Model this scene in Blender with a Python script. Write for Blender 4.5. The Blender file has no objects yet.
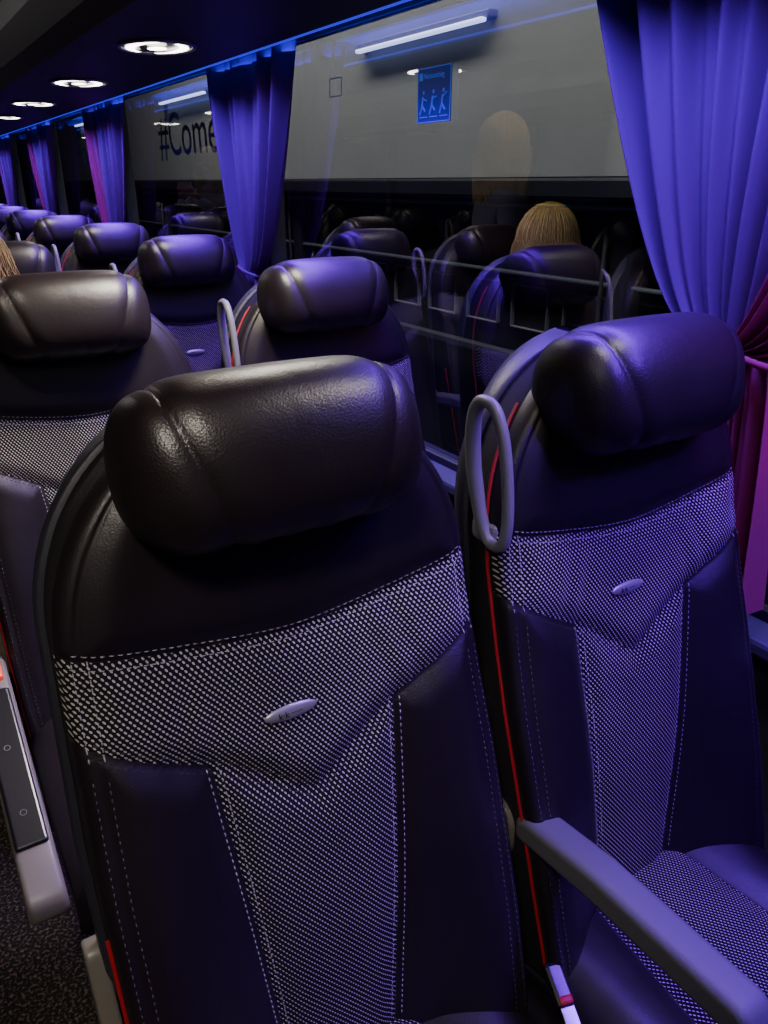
import bpy, bmesh, math, random
import numpy as np
from mathutils import Vector, Matrix
random.seed(4); np.random.seed(4)
scene = bpy.context.scene
col = scene.collection
CAMZ = 1.38

# ------------------------------------------------------------------ materials
def newmat(name):
    m = bpy.data.materials.new(name); m.use_nodes = True
    nt = m.node_tree
    b = nt.nodes['Principled BSDF']
    return m, nt, b
def simple(name, c, rough=.5, metal=0., noise=0., nscale=60, bump=0., bscale=200, spec=.5, emis=None, estr=0):
    m, nt, b = newmat(name)
    b.inputs['Base Color'].default_value = (*c, 1)
    b.inputs['Roughness'].default_value = rough
    b.inputs['Metallic'].default_value = metal
    b.inputs['Specular IOR Level'].default_value = spec
    tc = nt.nodes.new('ShaderNodeTexCoord')
    n = nt.nodes.new('ShaderNodeTexNoise'); n.inputs['Scale'].default_value = nscale
    n.inputs['Detail'].default_value = 4
    nt.links.new(tc.outputs['Object'], n.inputs['Vector'])
    if noise > 0:
        mx = nt.nodes.new('ShaderNodeMix'); mx.data_type = 'RGBA'
        mx.inputs[6].default_value = (*[x*(1-noise) for x in c], 1)
        mx.inputs[7].default_value = (*[min(1, x*(1+noise)) for x in c], 1)
        nt.links.new(n.outputs['Fac'], mx.inputs[0]); nt.links.new(mx.outputs[2], b.inputs['Base Color'])
    if bump > 0:
        n2 = nt.nodes.new('ShaderNodeTexNoise'); n2.inputs['Scale'].default_value = bscale
        n2.inputs['Detail'].default_value = 3
        nt.links.new(tc.outputs['Object'], n2.inputs['Vector'])
        bp = nt.nodes.new('ShaderNodeBump'); bp.inputs['Strength'].default_value = bump
        bp.inputs['Distance'].default_value = .002
        nt.links.new(n2.outputs['Fac'], bp.inputs['Height']); nt.links.new(bp.outputs[0], b.inputs['Normal'])
    if emis:
        b.inputs['Emission Color'].default_value = (*emis, 1); b.inputs['Emission Strength'].default_value = estr
    return m

def M(nt, op, a, b=None, c=None):
    n = nt.nodes.new('ShaderNodeMath'); n.operation = op
    for i, v in enumerate((a, b, c)):
        if v is None: continue
        if isinstance(v, (int, float)): n.inputs[i].default_value = v
        else: nt.links.new(v, n.inputs[i])
    return n.outputs[0]

def leather_nodes(nt, tc, wr=.5):
    vor = nt.nodes.new('ShaderNodeTexVoronoi'); vor.inputs['Scale'].default_value = 520
    nt.links.new(tc.outputs['Object'], vor.inputs['Vector'])
    n1 = nt.nodes.new('ShaderNodeTexNoise'); n1.inputs['Scale'].default_value = 11; n1.inputs['Detail'].default_value = 4
    n1.inputs['Distortion'].default_value = .6
    nt.links.new(tc.outputs['Object'], n1.inputs['Vector'])
    b1 = nt.nodes.new('ShaderNodeBump'); b1.inputs['Strength'].default_value = .22; b1.inputs['Distance'].default_value = .0008
    nt.links.new(vor.outputs['Distance'], b1.inputs['Height'])
    b2 = nt.nodes.new('ShaderNodeBump'); b2.inputs['Strength'].default_value = wr; b2.inputs['Distance'].default_value = .004
    nt.links.new(n1.outputs['Fac'], b2.inputs['Height']); nt.links.new(b1.outputs[0], b2.inputs['Normal'])
    return b2.outputs[0], n1.outputs['Fac']

def leather(name, c=(.024, .021, .025), wr=.5):
    m, nt, b = newmat(name)
    tc = nt.nodes.new('ShaderNodeTexCoord')
    nrm, nf = leather_nodes(nt, tc, wr)
    nt.links.new(nrm, b.inputs['Normal'])
    b.inputs['Base Color'].default_value = (*c, 1)
    b.inputs['Specular IOR Level'].default_value = .55
    nt.links.new(M(nt, 'MULTIPLY_ADD', nf, .14, .32), b.inputs['Roughness'])
    return m

def seat_mat(name):
    m, nt, b = newmat(name)
    tc = nt.nodes.new('ShaderNodeTexCoord')
    at = nt.nodes.new('ShaderNodeAttribute'); at.attribute_name = 'fab'
    mask = M(nt, 'GREATER_THAN', at.outputs['Fac'], 0.0)
    sep = nt.nodes.new('ShaderNodeSeparateXYZ'); nt.links.new(tc.outputs['UV'], sep.inputs[0])
    U = M(nt, 'DIVIDE', sep.outputs['X'], .0056)
    V = M(nt, 'DIVIDE', sep.outputs['Y'], .0036)
    row = M(nt, 'FLOOR', V)
    odd = M(nt, 'FLOORED_MODULO', row, 2.0)
    U2 = M(nt, 'MULTIPLY_ADD', odd, .5, U)
    fu = M(nt, 'SUBTRACT', M(nt, 'FRACT', U2), .5)
    fv = M(nt, 'SUBTRACT', M(nt, 'FRACT', V), .5)
    fu = M(nt, 'MULTIPLY_ADD', fv, .30, fu)
    nz = nt.nodes.new('ShaderNodeTexNoise'); nz.inputs['Scale'].default_value = 9
    nt.links.new(tc.outputs['UV'], nz.inputs['Vector'])
    mr = nt.nodes.new('ShaderNodeMapRange'); mr.inputs[1].default_value = .80; mr.inputs[2].default_value = .90
    mr.inputs[3].default_value = .135; mr.inputs[4].default_value = .19
    nt.links.new(sep.outputs['Y'], mr.inputs[0])
    rad = M(nt, 'MULTIPLY', mr.outputs[0], M(nt, 'MULTIPLY_ADD', nz.outputs['Fac'], .5, .75))
    a2 = M(nt, 'POWER', M(nt, 'ABSOLUTE', M(nt, 'DIVIDE', fu, rad)), 2.0)
    b2 = M(nt, 'POWER', M(nt, 'ABSOLUTE', M(nt, 'DIVIDE', fv, .38)), 2.0)
    dot = M(nt, 'LESS_THAN', M(nt, 'ADD', a2, b2), 1.0)
    fc = nt.nodes.new('ShaderNodeMix'); fc.data_type = 'RGBA'
    fc.inputs[6].default_value = (.004, .004, .005, 1); fc.inputs[7].default_value = (.40, .38, .345, 1)
    nt.links.new(dot, fc.inputs[0])
    cm = nt.nodes.new('ShaderNodeMix'); cm.data_type = 'RGBA'
    cm.inputs[6].default_value = (.0090, .006, .0078, 1)
    nt.links.new(fc.outputs[2], cm.inputs[7]); nt.links.new(mask, cm.inputs[0])
    nt.links.new(cm.outputs[2], b.inputs['Base Color'])
    nt.links.new(M(nt, 'MULTIPLY_ADD', mask, -.28, .50), b.inputs['Specular IOR Level'])
    nrm, nf = leather_nodes(nt, tc, .3)
    bp = nt.nodes.new('ShaderNodeBump'); bp.inputs['Strength'].default_value = .5; bp.inputs['Distance'].default_value = .001
    nt.links.new(M(nt, 'MULTIPLY', dot, mask), bp.inputs['Height']); nt.links.new(nrm, bp.inputs['Normal'])
    nt.links.new(bp.outputs[0], b.inputs['Normal'])
    lr = M(nt, 'MULTIPLY_ADD', nf, .14, .36)
    rr = M(nt, 'MULTIPLY_ADD', mask, M(nt, 'SUBTRACT', .9, lr), lr)
    nt.links.new(rr, b.inputs['Roughness'])
    return m

m_seat = seat_mat('seat_cover_leather_and_mesh')
m_headl = leather('headrest_leather', (.010, .0065, .0075), .35)
m_shell = simple('shell_plastic', (.020, .020, .028), .45, bump=.3, bscale=500)
m_red = simple('red_piping', (.32, .005, .010), .55)
m_sideblk = simple('black_side_textile', (.007, .006, .008), .85, bump=.6, bscale=700, spec=.3)
m_grey = simple('grey_plastic', (.17, .17, .17), .42, noise=.05, bump=.15, bscale=600)
m_greyl = simple('light_grey_plastic', (.14, .128, .108), .40, noise=.05)
m_arm = simple('armrest_grey', (.09, .09, .095), .55, bump=.25, bscale=800)
m_blk = simple('black_plastic', (.006, .006, .008), .3)
m_metal = simple('badge_metal', (.38, .38, .38), .35, metal=.6)
m_orange = simple('orange_button', (.9, .10, .02), .4, emis=(1, .06, .01), estr=.4)
m_stitch = simple('stitch_thread', (.30, .29, .30), .8)
m_stitchd = simple('stitch_thread_dark', (.04, .035, .04), .8)

# ------------------------------------------------------------------ helpers
def mesh(name, verts, faces, mats=None, smooth=True, fmat=None):
    me = bpy.data.meshes.new(name)
    me.from_pydata([tuple(map(float, v)) for v in verts], [], faces)
    for m in (mats or []): me.materials.append(m)
    if smooth: me.polygons.foreach_set('use_smooth', [True]*len(me.polygons))
    if fmat is not None: me.polygons.foreach_set('material_index', fmat)
    me.update()
    return me
def obj(name, data, parent=None, loc=(0, 0, 0), rot=(0, 0, 0)):
    o = bpy.data.objects.new(name, data); col.objects.link(o)
    o.location = loc; o.rotation_euler = rot
    if parent: o.parent = parent
    return o
def empty(name, loc=(0, 0, 0)):
    o = bpy.data.objects.new(name, None); o.empty_display_size = .1; col.objects.link(o); o.location = loc
    return o
def boxdata(name, c, s, mat, bev=.004, seg=2, rx=0):
    bm = bmesh.new(); bmesh.ops.create_cube(bm, size=1)
    for v in bm.verts: v.co = Vector((v.co.x*s[0], v.co.y*s[1], v.co.z*s[2]))
    if bev > 0: bmesh.ops.bevel(bm, geom=bm.edges[:], offset=min(bev, min(s)*.45), segments=seg, profile=.5, affect='EDGES')
    if rx: bmesh.ops.rotate(bm, verts=bm.verts, matrix=Matrix.Rotation(rx, 3, 'X'))
    bmesh.ops.translate(bm, verts=bm.verts, vec=c)
    me = bpy.data.meshes.new(name); bm.to_mesh(me); bm.free(); me.materials.append(mat)
    return me
def box(name, c, s, mat, bev=.004, parent=None, seg=2):
    return obj(name, boxdata(name, c, s, mat, bev, seg), parent)
def tubedata(name, pts, r, mat, cyclic=False, radii=None, res=3):
    cu = bpy.data.curves.new(name, 'CURVE'); cu.dimensions = '3D'; cu.bevel_depth = r; cu.bevel_resolution = res
    cu.use_fill_caps = True
    sp = cu.splines.new('POLY'); sp.points.add(len(pts)-1)
    for i, p in enumerate(pts):
        sp.points[i].co = (*p, 1)
        if radii: sp.points[i].radius = radii[i]
    sp.use_cyclic_u = cyclic; sp.use_smooth = True
    cu.materials.append(mat)
    return cu
def prism(name, poly, t0, t1, mat, bev=.003, seg=3):
    bm = bmesh.new()
    vs = [bm.verts.new((t0, a, b)) for a, b in poly]
    f = bm.faces.new(vs)
    r = bmesh.ops.extrude_face_region(bm, geom=[f])
    bmesh.ops.translate(bm, verts=[v for v in r['geom'] if isinstance(v, bmesh.types.BMVert)], vec=(t1-t0, 0, 0))
    bmesh.ops.recalc_face_normals(bm, faces=bm.faces)
    if bev > 0:
        eds = [e for e in bm.edges if abs(e.verts[0].co.x-e.verts[1].co.x) < 1e-6]
        bmesh.ops.bevel(bm, geom=eds, offset=bev, segments=seg, profile=.5, affect='EDGES')
    me = bpy.data.meshes.new(name); bm.to_mesh(me); bm.free(); me.materials.append(mat)
    me.polygons.foreach_set('use_smooth', [len(p.vertices) < 5 for p in me.polygons])
    return me
def roundpoly(pts, r, n=6):
    out = []
    N = len(pts)
    for i in range(N):
        p = Vector(pts[i]); a = Vector(pts[i-1]); b = Vector(pts[(i+1) % N])
        d1 = (a-p); d2 = (b-p); rr = min(r, d1.length*.45, d2.length*.45)
        s = p+d1.normalized()*rr; e = p+d2.normalized()*rr
        for k in range(n+1):
            t = k/n
            q = s*(1-t)**2+p*2*t*(1-t)+e*t*t
            out.append((q.x, q.y))
    return out

# ------------------------------------------------------------------ seat backrest
HT = 1.205; EX = 2.15
WX = [.40, .48, .60, .80, 1.0]; WY = [.205, .212, .216, .217, .210]
def wfun(h):
    h = np.asarray(h, float)
    lo = np.interp(h, WX, WY)
    t = np.clip((h-1.0)/(HT-1.0), 0, 1)
    hi = WY[-1]*np.power(np.maximum(1-t**EX, 0), 1/EX)
    return np.where(h > 1.0, hi, lo)
def lean(h): return (np.asarray(h)-.48)*.17
def kb(h): return np.interp(h, [.40, .50, .62, .75, .88, .97], [.075, .070, .055, .034, .012, 0])
def Tc(s): return .985+.032*np.minimum(np.abs(s)/.2, 1.2)**1.6
def Bc(s): return .882+.058*(np.abs(s)-.10)/.10
def SPc(h): return .064+.036*(h-.48)/.40
def segd(s, h, a, b):
    ax, ay = a; bx, by = b
    t = np.clip(((s-ax)*(bx-ax)+(h-ay)*(by-ay))/((bx-ax)**2+(by-ay)**2), 0, 1)
    return np.hypot(s-(ax+t*(bx-ax)), h-(ay+t*(by-ay)))
def front_y(s, h):
    s = np.asarray(s, float); h = np.asarray(h, float)
    a = np.abs(s)
    w = np.maximum(wfun(h), .001); q = np.clip(a/w, 0, 1)
    e = .034*(1-np.sqrt(np.maximum(1-q**10, 0)))
    tp = np.clip((h-1.0)/(HT-1.0), 0, 1)
    e = np.minimum(e+.034*(1-np.sqrt(np.maximum(1-tp**8, 0))), .034)
    y = lean(h)+e
    y -= .020*q**4*(1-tp**4)
    y -= kb(h)*np.clip((a-.055)/(np.maximum(w, .06)-.055), 0, 1)**1.4
    fade = 1/(1+np.exp((h-.97)/.02))
    y -= .008*np.exp(-((a-.160)/.045)**2)*fade
    y -= .010*np.exp(-((h-.70)/.16)**2)*(1-q**2)
    d = segd(a, h, (.10, .882), (.215, Bc(.215)))
    d = np.minimum(d, segd(a, h, (.10, .882), (.064, .48)))
    d = np.minimum(d, segd(a, h, (.10, .882), (0, .815))+.001)
    d = np.minimum(d, np.abs(h-Tc(s)))
    d = np.minimum(d, np.abs(a-(w-.016))+.0015)
    y -= .009*(1-np.exp(-(d/.016)**2))*(1-q**8)
    y += .0028*np.exp(-(d/.0028)**2)
    y += .0016*np.sin(a*170+h*60)*np.exp(-((a-.11)/.03)**2-((h-.94)/.05)**2)
    return y
def edge_y(h):
    tp = np.clip((h-1.0)/(HT-1.0), 0, 1)
    return lean(h)+.034-.020*(1-tp**4)-kb(h)
def build_backrest():
    NQ = 129
    hs = np.concatenate([np.arange(.42, 1.11, .0045), 1.0+(HT-1.0)*np.sin(np.linspace(math.asin(.56), math.pi/2, 40))])
    qs = np.linspace(-1, 1, NQ); qs = np.sign(qs)*(np.abs(qs)**.85)
    verts = []; uv = []; fab = []
    for h in hs:
        w = float(wfun(h)); s = qs*w
        y = front_y(s, np.full(NQ, h))
        a = np.abs(s)
        f = np.minimum(Tc(s)-h, np.maximum(h-Bc(s), SPc(h)-a))
        f = np.where((h > .88) & (a < .10), Tc(s)-h, f)
        for i in range(NQ):
            verts.append((s[i], y[i], h)); uv.append((s[i], h)); fab.append(f[i])
        for sx in (w*.985, -w*.985):
            verts.append((sx, float(lean(h))+.085, h)); uv.append((sx, h)); fab.append(-1)
    R = NQ+2
    faces = []; fm = []
    for j in range(len(hs)-1):
        for i in range(R):
            k = (i+1) % R
            faces.append((j*R+i, j*R+k, (j+1)*R+k, (j+1)*R+i))
            fm.append(0 if i < NQ-1 else 1)
    faces.append(tuple(range(R-1, -1, -1))); fm.append(1)
    me = mesh('backrest', verts, faces, [m_seat, m_sideblk], True, fm)
    ul = me.uv_layers.new(name='UVMap')
    vi = np.zeros(len(me.loops), int); me.loops.foreach_get('vertex_index', vi)
    ul.data.foreach_set('uv', np.array(uv)[vi].ravel())
    at = me.attributes.new('fab', 'FLOAT', 'POINT'); at.data.foreach_set('value', fab)
    return me
def build_shell():
    hs = np.concatenate([np.arange(.40, 1.11, .02), 1.0+(HT+.004-1.0)*np.sin(np.linspace(math.asin(.56), math.pi/2, 24))])
    verts = []; faces = []
    prof = [(1.0, .058), (1.01, .060), (1.015, .070), (.99, .083), (.88, .100), (.6, .108), (0, .112)]
    R = None
    for h in hs:
        t = np.clip((h-1.0)/(HT+.0045-1.0), 0, 1)
        w = float(np.interp(h, WX, WY)) if h <= 1 else WY[-1]*max(1-t**EX, 0)**(1/EX)
        ring = [(p*w+.002*np.sign(p), y) for p, y in prof] + [(-p*w-.002*np.sign(p), y) for p, y in prof[::-1][1:]]
        ring += [(-w*.9, .06), (w*.9, .06)]
        R = len(ring)
        for x, y in ring: verts.append((x, lean(h)+y, h))
    for j in range(len(hs)-1):
        for i in range(R):
            k = (i+1) % R
            faces.append((j*R+i, (j+1)*R+i, (j+1)*R+k, j*R+k))
    faces.append(tuple(range(R)))
    return mesh('back_shell', verts, faces, [m_shell], True)
def build_stitch(name, lines, mat, surf, L=.0042, gap=.0032, off=.006, both=True, rad=.0006):
    verts = []; faces = []
    def dash(p, q):
        d = (q-p).normalized(); n = Vector((0, -1, .17)).normalized(); sd = d.cross(n).normalized()
        b = len(verts)
        for pt, k in ((p, .0), (p.lerp(q, .5), 1), (q, .0)):
            for sg in (-1, 1):
                verts.append(pt+sd*rad*sg*(.6+.4*k)+n*(.0002+.0009*k))
        faces.extend([(b, b+1, b+3, b+2), (b+2, b+3, b+5, b+4)])
    for ln in lines:
        P_ = [Vector(p) for p in ln]
        tot = sum((P_[i+1]-P_[i]).length for i in range(len(P_)-1))
        def at(dist):
            for i in range(len(P_)-1):
                l = (P_[i+1]-P_[i]).length
                if dist <= l or i == len(P_)-2:
                    t = dist/l if l else 0
                    d = (P_[i+1]-P_[i]).normalized()
                    return P_[i].lerp(P_[i+1], min(t, 1)), Vector((-d.y, d.x))
                dist -= l
        x = 0
        while x+L < tot:
            p, nn = at(x); q, _ = at(x+L)
            for o in ((off, -off) if both else (off,)):
                p2 = p+nn*o; q2 = q+nn*o
                a = Vector((p2.x, surf(p2.x, p2.y), p2.y)); b_ = Vector((q2.x, surf(q2.x, q2.y), q2.y))
                dash(a, b_)
            x += L+gap
    return mesh(name, verts, faces, [mat], False)

fy = lambda s, h: float(front_y(s, h))
LL = []; LL2 = []
for sg in (-1, 1):
    LL2.append([(sg*.10, .882), (sg*.20, Bc(.20))])
    LL.append([(sg*.10, .882), (sg*.064, .48)])
    LL2.append([(sg*.10, .882), (0, .815)])
LL.append([(s, float(Tc(s))) for s in np.linspace(-.20, .20, 30)])
LB = [[(sg*(float(wfun(h))-.016), h) for h in np.linspace(.93, 1.02, 8)] for sg in (-1, 1)]
LD = [[(sg*(float(wfun(h))-.016), h) for h in np.linspace(.48, .92, 12)] for sg in (-1, 1)]

def build_headrest():
    a, b_, c = .138, .062, .0695
    NU, NT = 140, 84
    verts = []; faces = []
    us = np.sin(np.linspace(-math.pi/2, math.pi/2, NU))
    for u in us:
        r = max(1-abs(u)**6, 0)**(1/2.4)
        for k in range(NT):
            th = 2*math.pi*k/NT
            cy, cz = math.cos(th), math.sin(th)
            ex = 2/2.5
            yy = -math.copysign(abs(cy)**ex, cy); zz = math.copysign(abs(cz)**ex, cz)
            s = u*a
            z = zz*c*r; y = yy*b_*r
            if yy < 0: y *= 1+.10*(-zz)
            y += .014*abs(u)**2.5
            z -= .004*u*u
            ss = .056+.044*(1-((1-zz)/2)**1.4)
            d = abs(abs(s)-ss)
            g = .0022*math.exp(-(d/.0014)**2)
            puff = .0028*(1-math.exp(-(d/.011)**2))
            g += .0010*math.sin(s*140+2*math.sin(s*31))*max(0, -zz)**3*(abs(u) < .8)
            L = math.hypot(y, z) or 1
            y += (puff-g)*y/L*(r > .3); z += (puff-g)*z/L*(r > .3)
            verts.append((s, y, z))
    for j in range(NU-1):
        for k in range(NT):
            l = (k+1) % NT
            faces.append((j*NT+k, (j+1)*NT+k, (j+1)*NT+l, j*NT+l))
    me = mesh('headrest', verts, faces, [m_headl], True)
    bm = bmesh.new(); bm.from_mesh(me); bmesh.ops.remove_doubles(bm, verts=bm.verts, dist=.0002)
    bmesh.ops.recalc_face_normals(bm, faces=bm.faces); bm.to_mesh(me); bm.free()
    me.polygons.foreach_set('use_smooth', [True]*len(me.polygons))
    return me
def build_cushion():
    NX, NY = 90, 100
    W, D, Z = .218, .47, .475
    verts = []; faces = []; uv = []; fab = []; fm = []
    for j in range(NY):
        v = j/(NY-1); y = .035-v*D
        vv = max(0, (v-.80)/.20); drop = .075*(1-math.sqrt(max(1-vv**2.2, 0)))
        for i in range(NX):
            q = -1+2*i/(NX-1); s = q*W
            e = .055*(1-math.sqrt(max(1-abs(q)**7, 0)))
            z = Z-drop-e-.02*(v < .1)*(1-v/.1)
            z += .010*math.exp(-((abs(s)-.165)/.04)**2)
            line = .085+.045*v
            d = abs(abs(s)-line)
            z += .007*(1-math.exp(-(d/.018)**2))-.002*math.exp(-(d/.003)**2)
            verts.append((s, y, z)); uv.append((s, y+.5)); fab.append(line-abs(s))
        for sx in (W*.97, -W*.97):
            verts.append((sx, y+(.0 if v < .9 else .01), .355)); uv.append((0, 0)); fab.append(-1)
    R = NX+2
    for j in range(NY-1):
        for i in range(R):
            k = (i+1) % R
            faces.append((j*R+i, (j+1)*R+i, (j+1)*R+k, j*R+k)); fm.append(0)
    faces.append(tuple(range(R))); fm.append(0)
    b = (NY-1)*R
    faces.append(tuple(range(b+R-1, b-1, -1))); fm.append(0)
    me = mesh('seat_cushion', verts, faces, [m_seat], True, fm)
    ul = me.uv_layers.new(name='UVMap')
    vi = np.zeros(len(me.loops), int); me.loops.foreach_get('vertex_index', vi)
    ul.data.foreach_set('uv', np.array(uv)[vi].ravel())
    at = me.attributes.new('fab', 'FLOAT', 'POINT'); at.data.foreach_set('value', fab)
    return me

P = {}
P['backrest'] = build_backrest()
P['back_shell'] = build_shell()
P['headrest'] = build_headrest()
P['seat_cushion'] = build_cushion()
P['stitching'] = build_stitch('stitching', LL+LB, m_stitch, fy)
P['side_stitching'] = build_stitch('side_stitching', LD+LL2, m_stitchd, fy)
for sg, nm in ((-1, 'piping_l'), (1, 'piping_r')):
    for kind, h0, h1 in (('aisle', .45, .76), ('window', .45, 1.15)):
        hs = np.linspace(h0, h1, 60)
        P[nm+kind] = tubedata(nm, [(sg*(float(wfun(h))+.0012), float(edge_y(h))+.006, h) for h in hs], .0021, m_red)
bm = bmesh.new(); bmesh.ops.create_uvsphere(bm, u_segments=32, v_segments=12, radius=1)
for v in bm.verts: v.co = Vector((v.co.x*.028, v.co.y*.0035, v.co.z*.0078))
me = bpy.data.meshes.new('badge'); bm.to_mesh(me); bm.free(); me.materials.append(m_metal)
me.polygons.foreach_set('use_smooth', [True]*len(me.polygons)); P['badge'] = me
cu = bpy.data.curves.new('badge_lettering', 'FONT'); cu.body = 'k·k ·····'; cu.size = .009; cu.extrude = .0003
cu.align_x = 'CENTER'; cu.align_y = 'CENTER'; cu.materials.append(m_blk); P['badge_lettering'] = cu
poly = roundpoly([(.02, .655), (.02, .695), (-.10, .710), (-.285, .712), (-.30, .690), (-.29, .672), (-.10, .668)], .018)
P['armrest'] = prism('armrest', poly, -.022, .022, m_arm, .011, 5)
P['armrest_pivot'] = prism('armrest_pivot', roundpoly([(.0, .62), (.0, .69), (.05, .71), (.08, .68), (.07, .62)], .025), -.012, .012, m_greyl, .005)
hp = []; hr = []
for k in range(64):
    t = 2*math.pi*k/64
    y = math.copysign(abs(math.cos(t))**.75, math.cos(t))*.029; z = math.copysign(abs(math.sin(t))**.85, math.sin(t))*.080
    if y > 0: y *= 1.0-.3*(z < 0)*(-z/.083)
    hp.append((0, y+z*.16, z)); hr.append(1.0 if y < 0 else 1.0+.35*(y/.03))
P['grab_handle'] = tubedata('grab_handle', hp, .0068, m_grey, True, hr)
P['handle_mount'] = boxdata('handle_mount', (.010, .01, -.072), (.02, .045, .030), m_grey, .010, 3)
out = roundpoly([(.02, .61), (-.06, .61), (-.37, .475), (-.43, .44), (-.435, .405), (-.38, .385), (-.10, .43), (.02, .45)], .03)
P['side_panel'] = prism('side_panel', out, -.280, -.224, m_greyl, .009, 4)
SL = math.atan2(.135, .31)
def on_slope(t, lift=0):
    return (-.06-.31*t-math.sin(SL)*lift, .61-.135*t+math.cos(SL)*lift)
yy, zz = on_slope(.54, .0)
P['control_panel'] = boxdata('control_panel', (-.253, yy, zz), (.047, .285, .012), m_blk, .005, 3, SL)
P['seat_pan'] = boxdata('seat_pan', (0, -.20, .335), (.40, .42, .05), m_blk, .012)
P['recliner_bracket'] = prism('recliner_bracket', roundpoly([(-.02, .30), (.02, .50), (.10, .68), (.125, .68), (.10, .50), (.07, .30)], .02), -.236, -.216, m_greyl, .004)
P['leg'] = prism('leg', roundpoly([(-.22, .31), (.04, .31), (-.02, .18), (.02, .02), (-.30, .02), (-.16, .18)], .03), -.03, .03, m_grey, .006)
P['foot'] = boxdata('foot', (0, -.14, .012), (.10, .40, .024), m_grey, .008)
P['buckle'] = boxdata('buckle', (0, 0, 0), (.026, .050, .016), m_blk, .006)
P['buckle_button'] = boxdata('buckle_button', (0, -.018, .006), (.018, .010, .007), m_red, .003)
P['belt_tongue'] = boxdata('belt_tongue', (0, -.034, .001), (.018, .022, .003), m_metal, .001)
P['belt_strap'] = tubedata('belt_strap', [(0, .05, -.03), (0, .02, -.01), (0, -.02, 0)], .006, m_blk)
P['button_ring'] = tubedata('button_ring', [(.0045*math.cos(t), .0045*math.sin(t), 0) for t in np.linspace(0, 6.1, 18)], .0005, m_grey, True)
P['release_button'] = boxdata('release_button', (0, 0, 0), (.034, .042, .016), m_orange, .005)

def seat(x, y, kind, mirror=False):
    e = empty('coach_seat', (x, y, 0))
    if mirror: e.scale = (-1, 1, 1)
    for n in ('backrest', 'back_shell', 'stitching', 'side_stitching', 'seat_cushion', 'seat_pan', 'leg', 'foot'):
        obj(n, P[n], e)
    for n in ('piping_l', 'piping_r'): obj(n, P[n+kind], e)
    obj('headrest', P['headrest'], e, (-.007, .082, 1.170), (math.radians(-6), 0, 0))
    ang = math.radians(-9.5)
    by = float(front_y(0, .912))
    obj('badge', P['badge'], e, (-.018, by-.002, .912), (ang, 0, 0))
    obj('badge_lettering', P['badge_lettering'], e, (-.020, by-.0057, .912), (math.radians(90)+ang, 0, 0))
    if kind == 'aisle':
        obj('armrest', P['armrest'], e, (.268, 0, -.014)); obj('armrest_pivot', P['armrest_pivot'], e, (.256, .02, -.02))
        obj('side_panel', P['side_panel'], e); obj('control_panel', P['control_panel'], e)
        obj('recliner_bracket', P['recliner_bracket'], e)
        for t in (.46, .80):
            yy, zz = on_slope(t, .0065)
            obj('control_button', P['button_ring'], e, (-.254, yy, zz), (SL, 0, 0))
        yy, zz = on_slope(.03, .004)
        obj('release_button', P['release_button'], e, (-.250, yy+.01, zz), (SL*.8, 0, 0))
        obj('belt_strap', P['belt_strap'], e, (.244, -.055, .478))
        for n in ('buckle', 'buckle_button', 'belt_tongue'): obj(n, P[n], e, (.250, -.078, .488), (.35, 0, -.3))
    else:
        obj('grab_handle', P['grab_handle'], e, (-.213, .108, 1.085))
        obj('handle_mount', P['handle_mount'], e, (-.213, .108, 1.085))
    return e

PITCH = .85; ROW0 = .50; NROWS = 10
for r in range(NROWS):
    y = ROW0+PITCH*r
    seat(.263, y, 'aisle')
    seat(.730 if r == 0 else .764, y, 'window')
for r in range(1, NROWS):
    y = ROW0+PITCH*r+.1
    seat(-.65, y, 'aisle', True)
    seat(-1.12, y, 'window', True)

# ------------------------------------------------------------------ bus shell
Y0, Y1 = -2.2, 9.3
XW = 1.05; XL = -1.42
ZS, ZT = .74, 1.735
m_wall = simple('wall_trim_dark', (.04, .04, .055), .6, noise=.2, bump=.3, bscale=300)
m_rack = simple('rack_underside', (.018, .012, .020), .5, bump=.2, bscale=300)
m_ceil = simple('ceiling_lining', (.10, .025, .045), .7, noise=.15)
m_rub = simple('window_rubber', (.008, .008, .01), .5)
m_carpet, nt, b = newmat('speckled_carpet')
tc = nt.nodes.new('ShaderNodeTexCoord'); n = nt.nodes.new('ShaderNodeTexNoise'); n.inputs['Scale'].default_value = 160
nt.links.new(tc.outputs['Object'], n.inputs['Vector'])
cr = nt.nodes.new('ShaderNodeValToRGB'); cr.color_ramp.elements[0].position = .50; cr.color_ramp.elements[0].color = (.012, .010, .009, 1)
cr.color_ramp.elements[1].position = .70; cr.color_ramp.elements[1].color = (.22, .17, .12, 1)
nt.links.new(n.outputs['Fac'], cr.inputs[0]); nt.links.new(cr.outputs[0], b.inputs['Base Color']); b.inputs['Roughness'].default_value = .95
bp = nt.nodes.new('ShaderNodeBump'); bp.inputs['Distance'].default_value = .004; nt.links.new(n.outputs['Fac'], bp.inputs['Height']); nt.links.new(bp.outputs[0], b.inputs['Normal'])
ym = (Y0+Y1)/2; yl = Y1-Y0
box('floor', ((XW+XL)/2, ym, -.02), (XW-XL, yl, .04), m_carpet, 0)
box('wall_right', (XW+.04, ym, ZS/2), (.06, yl, ZS), m_wall, 0)
box('wall_right_upper', (XW+.04, ym, (ZT+2.2)/2), (.06, yl, 2.2-ZT), m_wall, 0)
box('wall_left', (XL-.04, ym, ZS/2), (.06, yl, ZS), m_wall, 0)
box('wall_left_upper', (XL-.04, ym, (ZT+2.2)/2), (.06, yl, 2.2-ZT), m_wall, 0)
box('wall_back', ((XW+XL)/2, Y1+.03, 1.1), (XW-XL+.14, .06, 2.2), m_wall, 0)
box('wall_front', ((XW+XL)/2, Y0-.03, 1.1), (XW-XL+.14, .06, 2.2), m_wall, 0)
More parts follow.
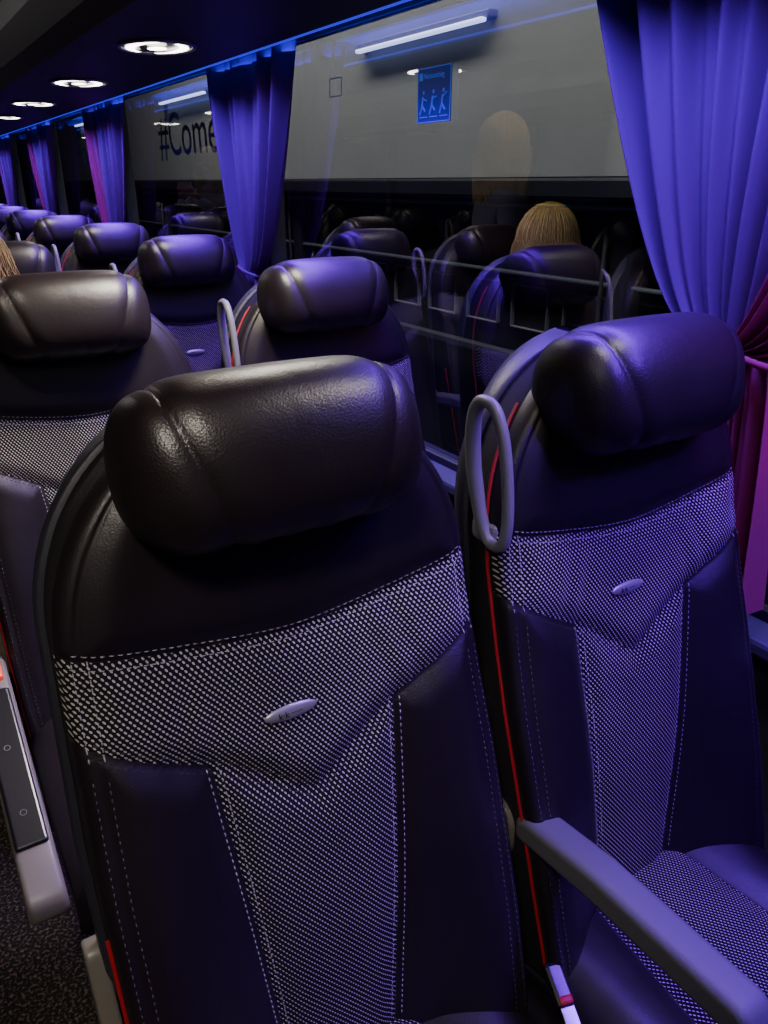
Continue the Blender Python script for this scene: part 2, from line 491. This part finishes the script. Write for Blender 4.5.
box('ceiling', ((XW+XL)/2, ym, 2.2), (XW-XL+.14, yl+.1, .05), m_ceil, 0)
box('trim_sill', (XW-.015, ym, ZS-.01), (.07, yl, .03), m_wall, .008)

m_glass = bpy.data.materials.new('window_glass'); m_glass.use_nodes = True
nt = m_glass.node_tree; nt.nodes.clear()
out_ = nt.nodes.new('ShaderNodeOutputMaterial'); tr = nt.nodes.new('ShaderNodeBsdfTransparent'); gl = nt.nodes.new('ShaderNodeBsdfGlossy')
tr.inputs[0].default_value = (.70, .70, .78, 1); gl.inputs['Roughness'].default_value = .008
gl.inputs['Color'].default_value = (.85, .85, .85, 1)
fr = nt.nodes.new('ShaderNodeFresnel'); fr.inputs[0].default_value = 1.45
mx = nt.nodes.new('ShaderNodeMixShader')
nt.links.new(M(nt, 'MINIMUM', M(nt, 'MULTIPLY', fr.outputs[0], .55), .35), mx.inputs[0]); nt.links.new(tr.outputs[0], mx.inputs[1]); nt.links.new(gl.outputs[0], mx.inputs[2])
nt.links.new(mx.outputs[0], out_.inputs[0])
pill = [-.95, .66, 2.36, 4.00, 5.62, 7.22, 8.82]
bounds = [Y0]+pill+[Y1]
for i in range(len(bounds)-1):
    a, b = bounds[i], bounds[i+1]
    for X, nm in ((XW+.02, 'window_%d' % (i+1)), (XL-.02, 'window_%d' % (i+20))):
        me = mesh(nm, [(X, a, ZS), (X, b, ZS), (X, b, ZT), (X, a, ZT)], [(0, 1, 2, 3)], [m_glass], False)
        e = obj(nm, me)
        box('rubber_low', (X, (a+b)/2, ZS+.012), (.02, b-a, .024), m_rub, .004, e)
        box('rubber_top', (X, (a+b)/2, ZT-.008), (.02, b-a, .016), m_rub, .004, e)
for i, p in enumerate(pill):
    box('trim_%d' % (i+1), (XW+.015, p, (ZS+ZT)/2), (.06, .07, ZT-ZS), m_wall, .01)
    box('trim_%d' % (i+20), (XL-.015, p, (ZS+ZT)/2), (.06, .07, ZT-ZS), m_wall, .01)

m_led = simple('led_blue_strip', (.1, .1, .8), .5, emis=(.03, .03, 1.0), estr=.8)
m_cove = simple('cove_lining', (.05, .06, .45), .55)
def rack(sign, wallx, led=True):
    e = empty('luggage_rack', (0, 0, 0))
    def X(d): return wallx-sign*d
    prof = [(.0, 1.755), (.07, 1.735), (.13, 1.69), (.16, 1.68), (.50, 1.68), (.545, 1.692), (.575, 1.73), (.60, 1.80), (.60, 1.86), (.585, 1.86), (.56, 1.76), (.50, 1.715), (.0, 1.775)]
    vs = []; fs = []; fm = []
    for yy in (Y0, Y1):
        for d, z in prof: vs.append((X(d), yy, z))
    n = len(prof)
    for i in range(n):
        k = (i+1) % n
        fs.append((i, k, n+k, n+i)); fm.append(1 if i in (0, 1, 2) else 0)
    fs.append(tuple(range(n))); fs.append(tuple(range(2*n-1, n-1, -1))); fm += [0, 0]
    obj('rack_body', mesh('rack_body', vs, fs, [m_rack, m_cove], False, fm), e)
    if led: box('led_strip', (X(.142), ym, 1.684), (.008, yl, .004), m_led, .001, e)
    box('curtain_rail', (X(.045), ym, 1.728), (.02, yl, .018), m_shell, .003, e)
    return e
rack(1, XW); rack(-1, XL, False)

m_lit = simple('lamp_lens', (.9, .88, .84), .3, emis=(1, .93, .82), estr=12)
m_bezel = simple('lamp_bezel', (.35, .34, .36), .3, metal=.6)
oval = lambda a, b, z: [(a*math.cos(t), b*math.sin(t), z) for t in np.linspace(0, 2*math.pi, 40, endpoint=False)]
P['bezel'] = tubedata('bezel', oval(.085, .105, -.003), .005, m_bezel, True)
P['pan'] = mesh('pan', oval(.085, .105, -.002), [tuple(range(40))], [simple('lamp_pan', (.03, .03, .035), .3)], False)
def cres(s):
    o = [(.072*math.cos(t), .090*math.sin(t), -.006) for t in np.linspace(-1.25, 1.25, 16)]
    i_ = [(.045*math.cos(t)+.002, .080*math.sin(t), -.006) for t in np.linspace(1.25, -1.25, 16)]
    return mesh('lens', [(x*s, y_, z) for x, y_, z in o+i_], [tuple(range(32)) if s < 0 else tuple(range(31, -1, -1))], [m_lit], False)
P['lens_a'] = cres(1); P['lens_b'] = cres(-1)
P['spot'] = mesh('spot', [(.022*math.cos(t), .03*math.sin(t), -.007) for t in np.linspace(0, 2*math.pi, 20, endpoint=False)], [tuple(range(20))], [m_lit], False)
for sign, lx in ((1, .665), (-1, -1.04)):
    for k in range(-1, 10):
        y = 1.24+.845*k
        e = empty('reading_light', (lx, y, 1.68))
        for nme, key in (('bezel', 'bezel'), ('pan', 'pan'), ('lens', 'lens_a'), ('lens', 'lens_b'), ('spot', 'spot')):
            if sign < 0 and nme in ('lens', 'spot'): continue
            obj(nme, P[key], e)

def area(name, loc, sx, sy, power, colr, direction=(0, 0, -1), spread=None):
    l = bpy.data.lights.new(name, 'AREA'); l.shape = 'RECTANGLE'; l.size = sx; l.size_y = sy; l.energy = power; l.color = colr
    if spread: l.spread = spread
    o = bpy.data.objects.new(name, l); col.objects.link(o); o.location = loc
    d = Vector(direction).normalized()
    zx = -d; yx = Vector((0, 1, 0)); yx = (yx-zx*yx.dot(zx)).normalized(); xx = yx.cross(zx)
    o.rotation_euler = Matrix((xx, yx, zx)).transposed().to_euler()
    return o
def spot(name, loc, target, power, colr, size, blend=.7, rad=.06):
    sp = bpy.data.lights.new(name, 'SPOT'); sp.energy = power; sp.color = colr; sp.spot_size = size; sp.spot_blend = blend; sp.shadow_soft_size = rad
    so = bpy.data.objects.new(name, sp); col.objects.link(so); so.location = loc
    so.rotation_euler = (Vector(target)-Vector(loc)).to_track_quat('-Z', 'Y').to_euler()
area('led_glow', (XW-.19, 4.3, 1.668), .10, 10.0, 150, (.18, .008, 1.0), (-.02, 0, -1), 2.15)
spot('violet_fill_spot', (.80, -.02, 1.66), (.74, .50, .82), 40, (.20, .02, 1.0), 1.0, .8, .05)  # added fill with no fixture: turns the window seat front violet
spot('violet_fill_spot', (.90, .05, 1.66), (.80, .10, .45), 12, (.20, .02, 1.0), 1.3, .8, .05)  # added violet fill for the window seat cushion
area('cove_glow', (XW-.05, 4.0, 1.690), .03, 10.0, 16, (.04, .05, 1.0), (-.1, 0, 1))
for k in (-1, 0, 1, 2, 3):
    area('reading_light_glow', (.60 if k else .56, 1.24+.845*k-(.0 if k else .05), 1.662), .16, .16, {-1: 1.0, 0: 8.5}.get(k, 3.5), (1.0, .90, .76), (-.4, 0, -1), 2.0)
m_tube = simple('tube_light', (1, 1, 1), .3, emis=(.80, .88, 1.0), estr=7)
for y0, y1 in ((-1.2, -.1), (3.05, 4.2), (5.95, 7.1)):
    e = empty('ceiling_light', (-.3, (y0+y1)/2, 2.10))
    box('diffuser', (0, 0, 0), (.06, y1-y0, .02), m_tube, .006, e)
    box('housing', (0, 0, .045), (.10, y1-y0+.06, .07), m_shell, .01, e)
area('ceiling_light_glow', (-.34, -.25, 2.07), .25, .8, 2.5, (1.0, .90, .78), (.25, .35, -1))
spot('warm_fill_spot', (-.30, -.15, 2.06), (.17, .53, .80), 48, (1.0, .89, .76), .70, .8, .10)  # added spot with no fixture: neutral light on the near aisle seat
spot('warm_fill_spot', (-.30, .80, 2.06), (.10, 1.45, .75), 24, (1.0, .87, .72), .70, .8, .08)  # added warm spot on the second-row aisle seat
spot('warm_fill_spot', (-.05, 2.15, 2.06), (-.16, 2.75, 1.45), 12, (1.0, .87, .70), .6, .6, .05)  # added spot that brightens the standing passenger for the glass reflection
area('ceiling_light_glow', (-.30, 3.6, 2.07), .06, 1.1, 4, (1.0, .88, .75))
area('ceiling_light_glow', (-.30, 6.5, 2.07), .06, 1.1, 4, (1.0, .88, .75))
area('red_cove_glow', (.36, 3.5, 2.02), .04, 9, 6.0, (1.0, .01, .10), (.6, 0, .8))
spot('magenta_glow', (.95, .12, 1.22), (1.0, .70, 1.10), 2.2, (1, .02, .50), .7, .6, .05)

# ------------------------------------------------------------------ curtains
def cloth(name, c):
    m, nt, b = newmat(name)
    b.inputs['Base Color'].default_value = (*c, 1); b.inputs['Roughness'].default_value = .9
    b.inputs['Specular IOR Level'].default_value = .12
    tc = nt.nodes.new('ShaderNodeTexCoord'); wv = nt.nodes.new('ShaderNodeTexNoise'); wv.inputs['Scale'].default_value = 900
    nt.links.new(tc.outputs['Object'], wv.inputs['Vector']); bp = nt.nodes.new('ShaderNodeBump'); bp.inputs['Strength'].default_value = .2; bp.inputs['Distance'].default_value = .001
    nt.links.new(wv.outputs['Fac'], bp.inputs['Height']); nt.links.new(bp.outputs[0], b.inputs['Normal'])
    return m
m_curt = cloth('curtain_cloth', (.095, .005, .13))
m_curt2 = cloth('curtain_cloth_magenta_lit', (.20, .006, .07))  # same cloth, the red-magenta light on it put into the base colour
def curtain(t0, t1, g0, g1, zt=1.16, x0=1.0, nf=9, b0=None, b1=None, zb=.80, seed=0, mat=None, parent=None):
    rnd = random.Random(seed)
    mat = mat or m_curt
    b0 = g0-.04 if b0 is None else b0; b1 = g1+.04 if b1 is None else b1
    ztop = 1.722
    NP, NZ = nf*16, 90
    ph = [rnd.uniform(0, 6) for _ in range(4)]
    vs = []; fs = []
    for j in range(NZ):
        z = ztop+(zb-ztop)*j/(NZ-1)
        if z > zt:
            f = ((z-zt)/(ztop-zt))**.55; e0 = g0+(t0-g0)*f; e1 = g1+(t1-g1)*f; A = .009+.017*f
        else:
            f = ((zt-z)/(zt-zb))**.6; e0 = g0+(b0-g0)*f; e1 = g1+(b1-g1)*f; A = .009+.012*f
        for i in range(NP):
            p = i/(NP-1)
            w = p*nf+.35*math.sin(5*p+z*2.2+ph[0])+.2*math.sin(13*p+ph[1])
            a_ = A*(.65+.45*math.sin(7*p+ph[2]+z*1.5))
            x = a_*math.sin(2*math.pi*w)+.45*A*math.sin(2*math.pi*w*.41+ph[3]+z*2.5)
            vs.append((x0+x, e0+(e1-e0)*p, z))
    for j in range(NZ-1):
        for i in range(NP-1):
            fs.append((j*NP+i, j*NP+i+1, (j+1)*NP+i+1, (j+1)*NP+i))
    o = obj('curtain', mesh('curtain', vs, fs, [mat], True), parent)
    yc = (g0+g1)/2; hw = (g1-g0)/2+.008
    tp = [(x0+.022*math.cos(t), yc+hw*math.sin(t), zt+.012*math.sin(t)) for t in np.linspace(0, 2*math.pi, 28, endpoint=False)]
    obj('tie_band', tubedata('tie_band', tp, .005, mat, True), o)
    return o
curtain(.52, 1.00, .64, .72, 1.165, nf=9, seed=1, b0=.60, b1=.69)
curtain(.02, .55, .585, .675, 1.165, x0=.975, nf=9, seed=2, b0=.54, b1=.67, mat=m_curt2)
for k, p in enumerate(pill[2:]):
    curtain(p-.32, p+.26, p-.02, p+.12, 1.12, nf=9, seed=5+k)
    if k > 0: curtain(p+.22, p+.36, p+.14, p+.20, 1.12, nf=3, seed=25+k, mat=m_curt2)

# ------------------------------------------------------------------ sticker & decal
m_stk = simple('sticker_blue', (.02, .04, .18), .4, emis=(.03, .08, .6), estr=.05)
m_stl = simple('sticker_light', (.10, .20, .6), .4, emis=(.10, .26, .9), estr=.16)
def glass_text(body, size, y, z, mat, parent=None, x=XW-.002):
    cu = bpy.data.curves.new('lettering', 'FONT'); cu.body = body; cu.size = size; cu.extrude = .0004
    cu.materials.append(mat)
    o = obj('lettering', cu, parent, (x, y, z)); o.rotation_euler = (math.pi/2, 0, -math.pi/2)
    return o
st = empty('emergency_exit_sticker', (XW+.012, 1.50, 1.550))
box('plate', (0, 0, 0), (.002, .120, .105), m_stk, 0, st)
for (dy, dz, sy, sz) in ((0, .051, .120, .002), (0, -.051, .120, .002), (.059, 0, .002, .104), (-.059, 0, .002, .104)):
    box('border', (-.0015, dy, dz), (.001, sy, sz), m_stl, 0, st)
box('exit_pictogram', (-.0015, .047, .036), (.001, .012, .014), m_stl, 0, st)
glass_text('Notausstieg', .0155, .037, .031, m_stl, st, -.002)
for k, yy in enumerate((.036, .0, -.036)):
    obj('figure_head', mesh('figure_head', [(-.002, yy+.004*math.cos(t), .006+.004*math.sin(t)) for t in np.linspace(0, 2*math.pi, 12, endpoint=False)], [tuple(range(12))], [m_stl], False), st)
    obj('figure_body', tubedata('figure_body', [(-.002, yy+.002, -.002), (-.002, yy+.005, -.018), (-.002, yy-.006, -.030)], .0020, m_stl), st)
    obj('figure_arm', tubedata('figure_arm', [(-.002, yy+.002, -.006), (-.002, yy-.012, -.010+.006*k)], .0014, m_stl), st)
    obj('figure_leg', tubedata('figure_leg', [(-.002, yy+.005, -.018), (-.002, yy+.012, -.036)], .0020, m_stl), st)
    box('figure_ground', (-.0015, yy, -.041), (.001, .028, .002), m_stl, 0, st)
st2 = empty('small_window_sticker', (XW+.012, 1.93, 1.60))
for (dy, dz, sy, sz) in ((0, .02, .06, .002), (0, -.02, .06, .002), (.03, 0, .002, .042), (-.03, 0, .002, .042)):
    box('outline', (0, dy, dz), (.001, sy, sz), m_stk, 0, st2)
m_dec = simple('decal_dark', (.015, .008, .03), .5)
dc = empty('window_lettering', (0, 0, 0))
glass_text('#Come', .22, 3.50, 1.48, m_dec, dc, XW+.035)
glass_text('Home', .22, 5.1, 1.46, m_dec, dc, XW+.035)

# ------------------------------------------------------------------ outside
m_conc = simple('concrete_wall', (.30, .31, .29), .9, noise=.15, nscale=3, bump=.5, bscale=30)
m_dark = simple('dark_steel', (.012, .013, .018), .5)
m_steel = simple('steel_rail', (.12, .13, .16), .6)
m_frame = simple('pocket_frame', (.045, .045, .06), .6)
m_pocket = simple('pocket_rim', (.16, .16, .19), .6)
XE = 2.15
box('wall_exterior', (XE+.10, 4, 2.75), (.1, 22, 2.7), m_conc, 0)
t = empty('cargo_trailer', (XE, 0, 0))
box('side_body', (.12, 4, .25), (.12, 22, 2.2), m_dark, .01, t)
box('chassis', (.0, 4, -.95), (.5, 22, .6), m_dark, .01, t)
box('top_beam', (-.02, 4, 1.36), (.12, 22, .07), m_dark, .01, t)
box('bright_rail', (-.03, 4, 1.30), (.06, 22, .012), m_steel, .004, t)
box('mid_rail', (.02, 4, 1.045), (.04, 22, .014), m_steel, .004, t)
box('lower_rail', (-.01, 4, .72), (.05, 22, .03), m_frame, .004, t)
for k in range(7):
    box('post', (.02, .3+2.5*k+1.6, .9), (.08, .09, .86), m_dark, .01, t)
    box('post_edge', (-.03, .3+2.5*k+1.66, .9), (.01, .012, .80), m_frame, .002, t)
for k in range(34):
    y = .6+.30*k
    for (dy, dz, sy, sz) in ((0, .085, .21, .006), (0, -.085, .21, .006), (.105, 0, .006, .17), (-.105, 0, .006, .17)):
        box('pocket', (.05, y+dy, .91+dz), (.02, sy, sz), m_pocket, .002, t)
box('ground', (3, 4, -1.25), (16, 30, .05), simple('asphalt', (.03, .03, .03), .9, noise=.3), 0)
m_tubeo = simple('tube_light_outside', (1, 1, 1), .3, emis=(.50, .60, 1.0), estr=3.5)
for y0, y1 in ((2.72, 3.68), (5.8, 6.8), (8.9, 9.9)):
    e = empty('wall_light', (2.17, (y0+y1)/2, 1.965))
    box('diffuser', (-.02, 0, -.01), (.03, y1-y0, .016), m_tubeo, .006, e)
    box('housing', (.01, 0, .01), (.05, y1-y0+.04, .03), m_grey, .006, e)
area('exterior_wall_fill', (1.35, 2.8, 3.6), .4, 7.0, 200, (.97, .97, .90), (.65, 0, -1))  # added unseen area light that brightens the exterior wall

# ------------------------------------------------------------------ people
m_skin = simple('skin', (.50, .31, .22), .5, noise=.06, nscale=20)
m_hairb = simple('blonde_hair', (.36, .27, .10), .55, noise=.3, nscale=40)
m_hoodie = simple('grey_hoodie', (.40, .40, .42), .9, noise=.15)
m_knit = simple('dark_jumper', (.05, .05, .09), .9, noise=.2)
m_jeans = simple('jeans', (.03, .045, .10), .85, noise=.2)
m_eye = simple('eye', (.8, .8, .8), .2); m_iris = simple('iris', (.05, .08, .12), .2); m_lip = simple('lips', (.50, .16, .14), .45)
m_shoe = simple('shoe', (.03, .03, .03), .6)
def skinned(verts, edges, radii, root=0, lvl=2):
    me = bpy.data.meshes.new('tmp'); me.from_pydata(verts, edges, []); o = bpy.data.objects.new('tmp', me); col.objects.link(o)
    md = o.modifiers.new('s', 'SKIN'); md.use_smooth_shade = True
    for i, r in enumerate(radii):
        sv = me.skin_vertices[0].data[i]; sv.radius = (r, r) if not isinstance(r, tuple) else r
        sv.use_root = (i == root)
    sb = o.modifiers.new('b', 'SUBSURF'); sb.levels = lvl; sb.render_levels = lvl
    dg = bpy.context.evaluated_depsgraph_get(); dg.update()
    res = bpy.data.meshes.new_from_object(o.evaluated_get(dg))
    bpy.data.objects.remove(o); res.materials.clear()
    res.polygons.foreach_set('use_smooth', [True]*len(res.polygons))
    return res
def person(loc, yaw, pose, m_top, scale=1., hairlen=.30, headyaw=0):
    E = empty('passenger', loc); E.rotation_euler = (0, 0, yaw); E.scale = (scale,)*3
    if pose == 'sit':
        J = dict(p=(0, 0, .58), s=(0, .02, .70), c=(0, .045, .86), nb=(0, .05, .99), n=(0, .04, 1.06))
        arm = [(.155, .05, .945), (.215, -.02, .72), (.10, -.22, .64)]
        legp = [(.085, -.04, .565), (.10, -.42, .55), (.10, -.42, .12), (.105, -.54, .05)]
    else:
        J = dict(p=(0, 0, .92), s=(0, 0, 1.04), c=(0, .0, 1.20), nb=(0, .01, 1.33), n=(0, 0, 1.40))
        arm = [(.155, 0, 1.285), (.215, .02, 1.03), (.21, -.10, .82)]
        if pose == 'photo': arm = [(.155, 0, 1.285), (.22, -.12, 1.08), (.08, -.30, 1.27)]
        legp = [(.085, 0, .86), (.095, -.01, .49), (.095, .02, .10), (.105, -.12, .045)]
    V = [J['p'], J['s'], J['c'], J['nb'], J['n']]; Rr = [(.145, .11), (.125, .10), (.145, .105), (.07, .065), .05]
    Ed = [(0, 1), (1, 2), (2, 3), (3, 4)]
    for sg in (1, -1):
        b = len(V)
        V += [(a[0]*sg, a[1], a[2]) for a in arm]; Rr += [.062, .045, .030]
        Ed += [(2, b), (b, b+1), (b+1, b+2)]
        b = len(V)
        V += [(a[0]*sg, a[1], a[2]) for a in legp]; Rr += [.088, .062, .042, .038]
        Ed += [(0, b), (b, b+1), (b+1, b+2), (b+2, b+3)]
    me = skinned(V, Ed, Rr)
    for m in (m_top, m_jeans, m_skin, m_shoe): me.materials.append(m)
    for p in me.polygons:
        c = p.center
        k = 0
        if c.z < J['p'][2]+.02 and not (pose == 'sit' and abs(c.x) > .15) and not (pose != 'sit' and abs(c.x) > .17): k = 1
        if c.z > J['nb'][2]+.025 and abs(c.x) < .07: k = 2
        if c.z < .10: k = 3
        p.material_index = k
    obj('body', me, E)
    for sg in (1, -1):
        w = Vector((arm[2][0]*sg, arm[2][1], arm[2][2])); el = Vector((arm[1][0]*sg, arm[1][1], arm[1][2]))
        d = (w-el).normalized(); side = Vector((sg, 0, 0)); side = (side-d*side.dot(d)).normalized(); up = side.cross(d)*sg
        V = [w, w+d*.045, w+d*.08]; Rr = [.024, (.030, .018), (.030, .016)]; Ed = [(0, 1), (1, 2)]
        hm = skinned(V, Ed, Rr, 0)
        hm.materials.append(m_skin); obj('palm', hm, E)
        for k, (o_, L) in enumerate(((-.026, .068), (-.009, .078), (.009, .074), (.026, .058))):
            b0 = w+d*.072+side*o_
            V = [b0, b0+d*L*.45-up*.004, b0+d*L*.75-up*.016, b0+d*L*.92-up*.034]
            f = skinned(V, [(0, 1), (1, 2), (2, 3)], [.010, .009, .008, .007], 0, 1); f.materials.append(m_skin); obj('finger_%d' % (k+1), f, E)
        b0 = w+d*.03-side*.02
        f = skinned([b0, b0+d*.03-side*.025, b0+d*.058-side*.028-up*.012], [(0, 1), (1, 2)], [.013, .011, .009], 0, 1); f.materials.append(m_skin); obj('thumb', f, E)
    hc = Vector(J['n'])+Vector((0, -.012, .105))
    H = empty('head', hc); H.parent = E; H.rotation_euler = (0, 0, headyaw)
    bm = bmesh.new(); bmesh.ops.create_uvsphere(bm, u_segments=64, v_segments=48, radius=1)
    for v in bm.verts:
        x, y, z = v.co
        jaw = 1-.28*max(0, -z)**1.3
        X = x*.073*jaw; Yv = y*.092*(1-.10*max(0, -z)); Z = z*.112
        if y < 0:
            g = lambda cx, cz, sx, sz: math.exp(-((X-cx)/sx)**2-((Z-cz)/sz)**2)
            Yv -= .020*g(0, -.022, .010, .014)+.010*g(0, .0, .008, .022)
            Yv += .010*(g(.030, .004, .016, .011)+g(-.030, .004, .016, .011))
            Yv -= .006*g(0, -.052, .020, .006)+.006*g(0, -.064, .018, .006)+.008*g(0, -.092, .02, .014)
        v.co = (X, Yv, Z)
    hm = bpy.data.meshes.new('face'); bm.to_mesh(hm); bm.free(); hm.materials.append(m_skin); hm.materials.append(m_lip)
    for p in hm.polygons:
        p.use_smooth = True
        c = p.center
        if c.y < -.05 and abs(c.x) < .021 and -.069 < c.z < -.049: p.material_index = 1
    obj('face', hm, H)
    for sg in (1, -1):
        for nm, r, yy, mt in (('eyeball', .0115, -.074, m_eye), ('iris', .0055, -.0815, m_iris)):
            bm = bmesh.new(); bmesh.ops.create_uvsphere(bm, u_segments=16, v_segments=10, radius=r)
            q = bpy.data.meshes.new(nm); bm.to_mesh(q); bm.free(); q.materials.append(mt); obj(nm, q, H, (.030*sg, yy, .004))
        bm = bmesh.new(); bmesh.ops.create_uvsphere(bm, u_segments=16, v_segments=12, radius=1)
        for v in bm.verts: v.co = Vector((v.co.x*.008, v.co.y*.017, v.co.z*.028))
        q = bpy.data.meshes.new('ear'); bm.to_mesh(q); bm.free(); q.materials.append(m_skin); obj('ear', q, H, (.073*sg, .005, -.008))
    bm = bmesh.new(); bmesh.ops.create_uvsphere(bm, u_segments=48, v_segments=32, radius=1)
    dead = [v for v in bm.verts if (v.co.z < -.35) or (v.co.y < -.35 and v.co.z < .52) or (v.co.y < -.05 and v.co.z < .0)]
    bmesh.ops.delete(bm, geom=dead, context='VERTS')
    for v in bm.verts: v.co = Vector((v.co.x*.083, v.co.y*.102+.004, v.co.z*.121))
    q = bpy.data.meshes.new('hair_cap'); bm.to_mesh(q); bm.free(); q.materials.append(m_hairb)
    q.polygons.foreach_set('use_smooth', [True]*len(q.polygons)); obj('hair_cap', q, H)
    cu = bpy.data.curves.new('hair', 'CURVE'); cu.dimensions = '3D'; cu.bevel_depth = .0022; cu.bevel_resolution = 1; cu.materials.append(m_hairb)
    rnd = random.Random(int(loc[1]*100))
    for i in range(560):
        th = rnd.uniform(-.30*math.pi, 1.30*math.pi)
        pts = []
        ln = hairlen*rnd.uniform(.6, 1.15); wv_ = rnd.uniform(0, 6); puf = rnd.uniform(.97, 1.10)
        for k in range(16):
            t_ = k/15
            if t_ < .5:
                ph = t_/.5*math.pi*.5
                r = math.sin(ph); z = .124*math.cos(ph)*(1+(puf-1)*.4)
                x = .086*r*math.cos(th)*puf; y = (.105*r*math.sin(th)+.004)*puf
            else:
                u = (t_-.5)/.5
                z = -ln*u; x = .086*math.cos(th)*(1+.16*math.sin(u*3))*puf; y = (.105*math.sin(th)+.004)*(1-.10*u)*puf+.01*u
                x += .013*math.sin(wv_+u*8); y += .013*math.cos(wv_*1.7+u*7)
            j = rnd.uniform(-.002, .002)
            pts.append((x+j, y+j, z))
        sp = cu.splines.new('POLY'); sp.points.add(len(pts)-1)
        for k, p in enumerate(pts): sp.points[k].co = (*p, 1); sp.points[k].radius = 1-.6*k/15
    obj('hair', cu, H)
    return E
person((.150, ROW0+PITCH*2-.13, 0), 0, 'sit', m_knit, 1.02, .26, -1.3)
person((-.16, 2.75, 0), -1.2, 'stand', m_knit, 1.01, .20)
person((-.12, 6.1, 0), .9, 'photo', m_hoodie, 1.0, .20)

# ------------------------------------------------------------------ world, camera
w = bpy.data.worlds.new('night'); scene.world = w; w.use_nodes = True
w.node_tree.nodes['Background'].inputs[0].default_value = (.03, .03, .08, 1); w.node_tree.nodes['Background'].inputs[1].default_value = .12
cd = bpy.data.cameras.new('camera'); cam = bpy.data.objects.new('camera', cd); col.objects.link(cam)
yaw, pit = math.radians(32), math.radians(23.2)
F = Vector((math.sin(yaw)*math.cos(pit), math.cos(yaw)*math.cos(pit), -math.sin(pit)))
Rv = Vector((math.cos(yaw), -math.sin(yaw), 0)); Uv = Rv.cross(F)
cam.rotation_euler = Matrix((Rv, Uv, -F)).transposed().to_euler(); cam.location = (0, 0, CAMZ)
cd.lens = 769/1024*36; cd.sensor_width = 36; cd.clip_start = .02
scene.camera = cam
